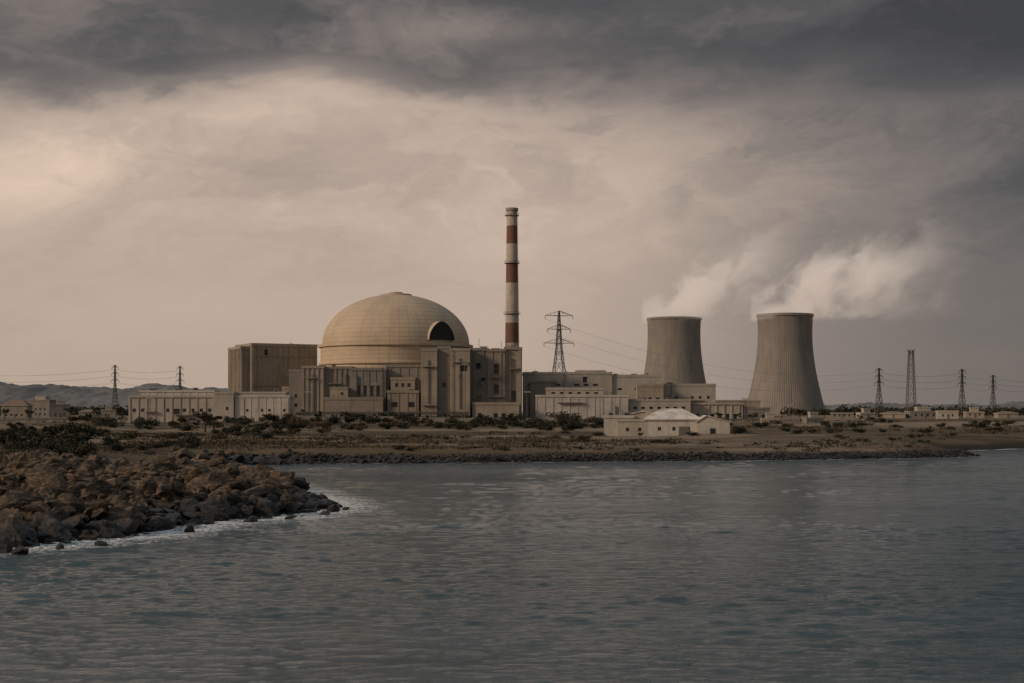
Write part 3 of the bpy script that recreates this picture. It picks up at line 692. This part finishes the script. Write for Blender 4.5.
# --- hills / far land ---------------------------------------------------------
m,t,b,tc=newmat('hill_scrub_haze'); P=E(t,tc.outputs['Object']); n1=noise(t,P,.008,6,.7); n2=noise(t,P,.03,5,.75)
c=mix(t,n1.ss(.4,.62),(.22,.208,.20),(.165,.16,.158)); c=mix(t,n2.ss(.48,.62)*.6,c,(.12,.118,.118)); t.links.new(c.k,b.inputs['Base Color']); b.inputs['Roughness'].default_value=1; b.inputs['Specular IOR Level'].default_value=0  # distance haze is mixed into these pale grey scrub colours
def hills(x0,x1,y0,y1,crest,lab,seed):
    nx,ny=420,26; R=np.random.default_rng(seed); xs=np.linspace(x0,x1,nx); ys=np.linspace(y0,y1,ny); Xg,Yg=np.meshgrid(xs,ys)
    v=np.sin(np.linspace(0,math.pi,ny))[:,None]**.8; c_=crest(Xg)
    nz=sum(np.sin(Xg*k*math.cos(a)+Yg*k*math.sin(a)+p)*.05/ (k*100)**.6 for k,a,p in zip(R.uniform(.003,.07,22),R.uniform(0,3,22),R.uniform(0,6,22)))
    Zg=5+c_*v*(1+nz*1.4)-3*(v<.01)+R.uniform(0,5.5,Xg.shape)*np.minimum(1,c_*v/20)
    q=MB(); q.v=[tuple(p) for p in np.stack([Xg.ravel(),Yg.ravel(),Zg.ravel()],1)]
    for j in range(ny-1):
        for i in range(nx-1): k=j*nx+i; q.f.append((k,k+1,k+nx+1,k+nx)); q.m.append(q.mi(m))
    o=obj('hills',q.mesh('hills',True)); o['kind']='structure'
def cr(x):
    px=512+x*F/3200; return np.interp(px,[-500,-60,0,40,90,130,175,230,300,420,520],[34,66,64,61,52,58,52,44,34,12,0])
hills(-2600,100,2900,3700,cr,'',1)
def cr2(x):
    px=512+x*F/4500; return np.interp(px,[700,820,870,940,1024,1300],[0,18,24,20,28,34])
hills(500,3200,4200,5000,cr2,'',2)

# --- vegetation ---------------------------------------------------------------
def leafmat(name,c1,c2):
    m,t,b,tc=newmat(name); P=E(t,tc.outputs['Object']); oi=t.nodes.new('ShaderNodeObjectInfo'); r=E(t,oi.outputs['Random'])
    n1=noise(t,P,.8,3,.6); c=mix(t,(n1+(r-.5)*.4).ss(.35,.65),c1,c2); t.links.new(c.k,b.inputs['Base Color']); b.inputs['Roughness'].default_value=.8
    b.inputs['Specular IOR Level'].default_value=.2; return m
M['leaf']=leafmat('foliage_dark',(.028,.030,.016),(.050,.044,.024)); M['dry']=leafmat('foliage_dry',(.075,.056,.033),(.105,.077,.045)); M['bark']=plain('bark',(.07,.055,.04),.9)
def leaves(q,centers,n,size,R,mat):
    k=q.mi(mat)
    for _ in range(n):
        c,rad=centers[R.randrange(len(centers))]
        while True:
            v=Vector((R.uniform(-1,1),R.uniform(-1,1),R.uniform(-1,1)))
            if .2<v.length<1: break
        v=v*(.65+.35*R.random()); p=Vector(c)+Vector((v.x*rad[0],v.y*rad[1],v.z*rad[2]))
        a=Vector((R.uniform(-1,1),R.uniform(-1,1),R.uniform(-.7,.7))).normalized()*size*R.uniform(.5,1.3); b_=a.cross(Vector((R.uniform(-1,1),R.uniform(-1,1),R.uniform(-1,1)))).normalized()*size*R.uniform(.3,.7)
        i=len(q.v); q.v+=[tuple(p-a),tuple(p+b_),tuple(p+a),tuple(p-b_)]; q.f.append((i,i+1,i+2,i+3)); q.m.append(k)
bushes=[]
for v in range(7):
    R=random.Random(100+v); cs=[]
    for _ in range(R.randint(4,7)):
        r=R.uniform(.25,.5); cs.append(((R.uniform(-.75,.75),R.uniform(-.5,.5),R.uniform(.2,.5)),(r,r,r*R.uniform(.7,1.1))))
    q=MB(); leaves(q,cs,620,.085,R,M['leaf' if v<5 else 'dry'])
    for c_,_r in cs: q.beam((0,0,-.1),c_,.03,M['bark'],3)
    bushes.append(q.mesh('bush'))
treem=[]
for v in range(4):
    R=random.Random(200+v); q=MB(); cs=[]; lean=R.uniform(-.06,.06)
    pts=[(0,0,-.05),(lean,0,.2),(lean*2,.02,.42)]; 
    for i in range(2): q.beam(pts[i],pts[i+1],.07-.02*i,M['bark'],6)
    for j in range(7):
        a=R.uniform(0,6.28); e=(lean*2+math.cos(a)*R.uniform(.12,.34),math.sin(a)*R.uniform(.12,.34),R.uniform(.45,.88)); q.beam(pts[2],e,.025,M['bark'],4)
        r=R.uniform(.11,.2); cs.append((e,(r,r,r*.75)))
    tr=q.mesh('trunk'); q=MB(); leaves(q,cs,900,.035,R,M['leaf']); treem.append((tr,q.mesh('crown')))
R=random.Random(5)
def bush(px,row,hpx,asp=1.3,dry=False):
    x,d,z=onground(px,row); h=hpx*d/F; v=R.choice([5,6] if dry else [0,1,2,3,4])
    o=obj('bush',bushes[v],None,(x,d,z-.05*h),R.uniform(0,6.28)); k=h/.85; o.scale=(k*asp*R.uniform(.8,1.2),k*asp*R.uniform(.8,1.2),k)
    o['label']='dry brownish scrub bush on rough grass' if dry else 'dark green rounded scrub bush on rough grass'; o['category']='bush'; o['group']='scrub bushes on the shore land'
def tree(px,row,hpx):
    x,d,z=onground(px,row); h=hpx*d/F; tr,cr_=R.choice(treem)
    T=thing('tree','small dark broadleaf tree standing among scrub','tree',(x,d,z),R.uniform(0,6.28),'small scattered trees'); T.scale=(h*R.uniform(1.,1.4),h*R.uniform(1.,1.4),h)
    obj('trunk',tr,T); obj('crown',cr_,T)
for _ in range(26): bush(R.uniform(-10,95),R.uniform(434,458),R.uniform(9,20),1.1)
for _ in range(22): bush(R.uniform(20,190),R.uniform(438,457),R.uniform(4,9),1.5,R.random()<.3)
for _ in range(44): bush(R.uniform(60,300),R.uniform(421,440),R.uniform(5,11),1.4,R.random()<.2)
for _ in range(80): bush(R.uniform(230,610),R.uniform(420,431),R.uniform(5,11),1.3,R.random()<.15)
for _ in range(46): bush(R.uniform(560,1010),R.uniform(419,434),R.uniform(3,7),1.6,R.random()<.2)
for _ in range(40): bush(R.uniform(240,960),R.uniform(432,451),R.uniform(2,5),1.9,R.random()<.4)
for p,r_,h in [(205,432,22),(214,431,17),(197,431,14),(15,440,20),(30,441,17),(48,440,15),(6,444,24),(66,442,16),(150,421,12),(300,420,12),(318,421,11),(402,428,15),(398,424,12),(412,427,12),(425,424,10),(452,423,9),(268,424,11),(346,423,12),(360,424,11),(500,428,9),(540,428,10),(560,423,8),(610,421,9),(720,421,9),(738,420,8),(752,422,10),(640,440,8),(735,436,8),(120,423,10),(88,424,11),(940,434,12),(928,433,8),(860,423,9),(880,422,8),(800,418,9),(765,418,8),(825,418,9),(782,419,8),(480,424,10),(380,422,10),(70,418,12),(98,418,11),(125,419,10),(30,420,11),(5,420,12)]: tree(p,r_,h)
q=MB(); Rr=random.Random(9)
for _ in range(600):
    px=Rr.uniform(770,1075) if Rr.random()<.55 else Rr.uniform(-30,260); d=Rr.uniform(1000,1700); x=X(px,d); h=Rr.uniform(4,10)
    cs=[((x+Rr.uniform(-5,5),d+Rr.uniform(-3,3),5+h*Rr.uniform(.3,.6)),(Rr.uniform(3,7),4,h*Rr.uniform(.3,.5))) for _ in range(3)]
    leaves(q,cs,60,1.4,Rr,M['leaf'])
o=obj('woodland',q.mesh('woodland')); o['kind']='stuff'; o['label']='far dark belt of low trees along the plain'; o['category']='trees'
q=MB(); Rr=random.Random(19); cnt=0
while cnt<1300:
    d=Rr.uniform(238,590); px=Rr.uniform(-20,1045); x=X(px,d)
    if math.sin(x*.045+d*.09)+math.sin(x*.11-d*.05+1)+math.sin(x*.02+d*.03)<Rr.uniform(-.2,1.4): continue
    s_=float(sdist(np.array([x]),np.array([d]))[0])
    if s_<7: continue
    if 600<px<735 and 300<d<360: continue
    z=gz(x,d); r=Rr.uniform(.5,1.8); hh=Rr.uniform(.2,.6)
    leaves(q,[((x,d,z+hh*.4),(r*1.8,r,hh))],30,.26,Rr,M['leaf' if Rr.random()<.5 else 'dry']); cnt+=1
o=obj('scrub',q.mesh('scrub')); o['kind']='stuff'; o['label']='low dark scrub covering the shore plain'; o['category']='scrub'
q=MB(); k=q.mi(M['dry'])
xs=rng.uniform(-75,10,22000); ys=rng.uniform(90,300,22000); ss=sdist(xs,ys); zs=ground(xs,ys,ss)
for x,y,s_,z in zip(xs,ys,ss,zs):
    if s_<10 or (y<200 and s_<17) or (math.sin(x*.2+y*.13)+math.sin(x*.07-y*.22))<-.5: continue
    for _ in range(2):
        a=random.uniform(0,6.28); w_=random.uniform(.06,.14); h=random.uniform(.2,.6); lx,ly=random.uniform(-.2,.2),random.uniform(-.2,.2); i=len(q.v)
        q.v+=[(x-math.cos(a)*w_,y-math.sin(a)*w_,z-.03),(x+math.cos(a)*w_,y+math.sin(a)*w_,z-.03),(x+lx,y+ly,z+h)]; q.f.append((i,i+1,i+2)); q.m.append(k); x+=random.uniform(-.3,.3); y+=random.uniform(-.3,.3)
o=obj('grass',q.mesh('grass')); o['kind']='stuff'; o['label']='dry tufted grass on the headland'; o['category']='grass'

# --- rocks --------------------------------------------------------------------
m,t,b,tc=newmat('rock'); g=t.nodes.new('ShaderNodeNewGeometry'); P=E(t,g.outputs['Position']); x,y,z=sep(t,P)
n1=noise(t,P,.45,6,.7); n2=noise(t,P,3.,6,.7); n3=noise(t,comb(t,x,y,z*4.),1.2,4,.6); n4=noise(t,P,.12,4,.6)
c=mix(t,n1.ss(.38,.62),(.15,.098,.06),(.06,.042,.028)); c=mix(t,n2.ss(.42,.64)*.7,c,(.028,.021,.015)); c=mix(t,n3.ss(.50,.66)*.65,c,(.29,.20,.13))
wet=(z+(n1-.5)*1.6+(n4-.5)*2.).ss(.6,2.0); c=mix(t,wet.rsub(1.)*.94,c,(.012,.010,.009)); t.links.new(c.k,b.inputs['Base Color'])
t.links.new(wet.ss(0,1,.30,.95).k,b.inputs['Roughness']); b.inputs['Specular IOR Level'].default_value=.4; setbump(t,b,n2+n3*.7,1.,.2); M['rock']=m
def rocklib(n,sub,seed):
    out=[]
    for v in range(n):
        R=np.random.default_rng(seed+v); bm=bmesh.new(); bmesh.ops.create_icosphere(bm,subdivisions=sub,radius=1.)
        V=np.array([q_.co[:] for q_ in bm.verts]); Fc=[tuple(q_.index for q_ in f.verts) for f in bm.faces]; bm.free()
        V=V*np.array([1.15,.95,.9])
        for _ in range(R.integers(7,15)):
            nn=R.normal(size=3); nn/=np.linalg.norm(nn); dd=R.uniform(.38,.8); dt=V@nn-dd; V=V-np.where(dt>0,dt,0)[:,None]*nn[None]*.92
        for k in (2.3,4.7,9.,14.):
            a=R.normal(size=(3,3))*k; ph=R.uniform(0,6,3); V=V*(1+(np.sin(V@a.T+ph).prod(axis=1)*.26/k**.5)[:,None])
        V*=np.array([1,.85,R.uniform(.55,1.0)])*1.3
        out.append((V,Fc))
    return out
libA=rocklib(14,3,300); libB=rocklib(12,2,500); libC=rocklib(8,1,700)
rocks=[]
for V,Fc in libA:
    me=bpy.data.meshes.new('boulder'); me.from_pydata(V.tolist(),[],Fc); me.materials.append(m); rocks.append(me)
cand=[]
N=34000; xs=rng.uniform(-62,-8,N); ys=rng.uniform(66,225,N); ss=sdist(xs,ys); zs=ground(xs,ys,ss)
for x,y,s_,z in zip(xs,ys,ss,zs):
    lim=25+6*math.sin(x*.3+y*.2) if y<135 else (12 if y<175 else 6)
    if s_<-1.1 or s_>lim: continue
    r=float(np.clip(rng.lognormal(-1.5,.62),.10,1.35))
    if s_<4: r=min(r*1.4,1.1)
    if x>X(290,y) : r=min(r,.5)
    cand.append((r/y,x,y,max(z,-.4)+r*rng.uniform(-.1,.6),r))
rng.shuffle(cand); cand=[tuple(c_) for c_ in cand[:9500]]; cand.sort(reverse=True)
for px_,rw_,r in [(338,507,.4),(331,511,.45),(345,509,.3),(325,514,.4),(20,553,.5),(5,551,.6),(100,544,.4),(60,548,.4),(190,531,.4),(250,521,.4),(290,518,.35)]:
    cand.insert(0,(1,*W(px_,rw_),.02,r))
for _,x,y,z,r in cand[:290]:
    o=obj('boulder',random.choice(rocks),None,(x,y,z)); o.rotation_euler=(rng.uniform(-.7,.7),rng.uniform(-.7,.7),rng.uniform(0,6.28)); o.scale=(r*rng.uniform(.9,1.4),r*rng.uniform(.8,1.2),r*rng.uniform(.7,1.1))
    o['label']='dark wet angular boulder at the water edge' if z<1.1 else 'brown angular boulder on the rocky headland'; o['category']='rock'; o['group']='boulders along the rocky headland'
def rockfield(name,items,lib,lab):
    vs=[];fs=[];n=0
    for x,y,z,r in items:
        V,Fc=lib[int(rng.integers(len(lib)))]; e=Matrix.Rotation(rng.uniform(0,6.28),3,'Z')@Matrix.Rotation(rng.uniform(-.8,.8),3,'X')
        A=(V*np.array([r*rng.uniform(.9,1.5),r,r*rng.uniform(.7,1.2)]))@np.array(e).T+np.array([x,y,z]); vs.append(A)
        fs+= [tuple(a+n for a in f) for f in Fc]; n+=len(V)
    me=bpy.data.meshes.new(name); me.from_pydata(np.concatenate(vs).tolist(),[],fs); me.materials.append(M['rock']); me.update()
    o=obj(name,me); o['kind']='stuff'; o['label']=lab; o['category']='rocks'
rockfield('rubble',[(x,y,z,r) for _,x,y,z,r in cand[290:3200]],libB,'brown tumbled rock rubble covering the headland')
rockfield('stones',[(x,y,z,r) for _,x,y,z,r in cand[3200:]],libC,'small brown broken stones between the headland boulders')
items=[]
pts=[W(a,b_) for a,b_ in [(208,466),(260,464.0),(330,463.4),(400,463),(480,462.6),(550,462),(630,461.4),(700,461),(780,460),(850,459),(920,458.0),(955,457.2),(978,456.2),(955,454.4),(925,453.2)]]
for (ax,ay),(bx_,by_) in zip(pts[:-1],pts[1:]):
    Ln=math.hypot(bx_-ax,by_-ay)
    for _ in range(int(Ln*24)):
        t_=rng.random(); x=ax+(bx_-ax)*t_+rng.normal(0,.6); y=ay+(by_-ay)*t_+rng.uniform(-.3,5.5); items.append([x,y,rng.uniform(.12,.36)])
A=np.array(items); s_=sdist(A[:,0],A[:,1]); A=A[s_>-.6]; zz=ground(A[:,0],A[:,1])
rockfield('shore_rocks',[(a[0],a[1],max(z,-.1)+a[2]*.25,a[2]) for a,z in zip(A,zz)],libC,'dark stone armour along the low shoreline')
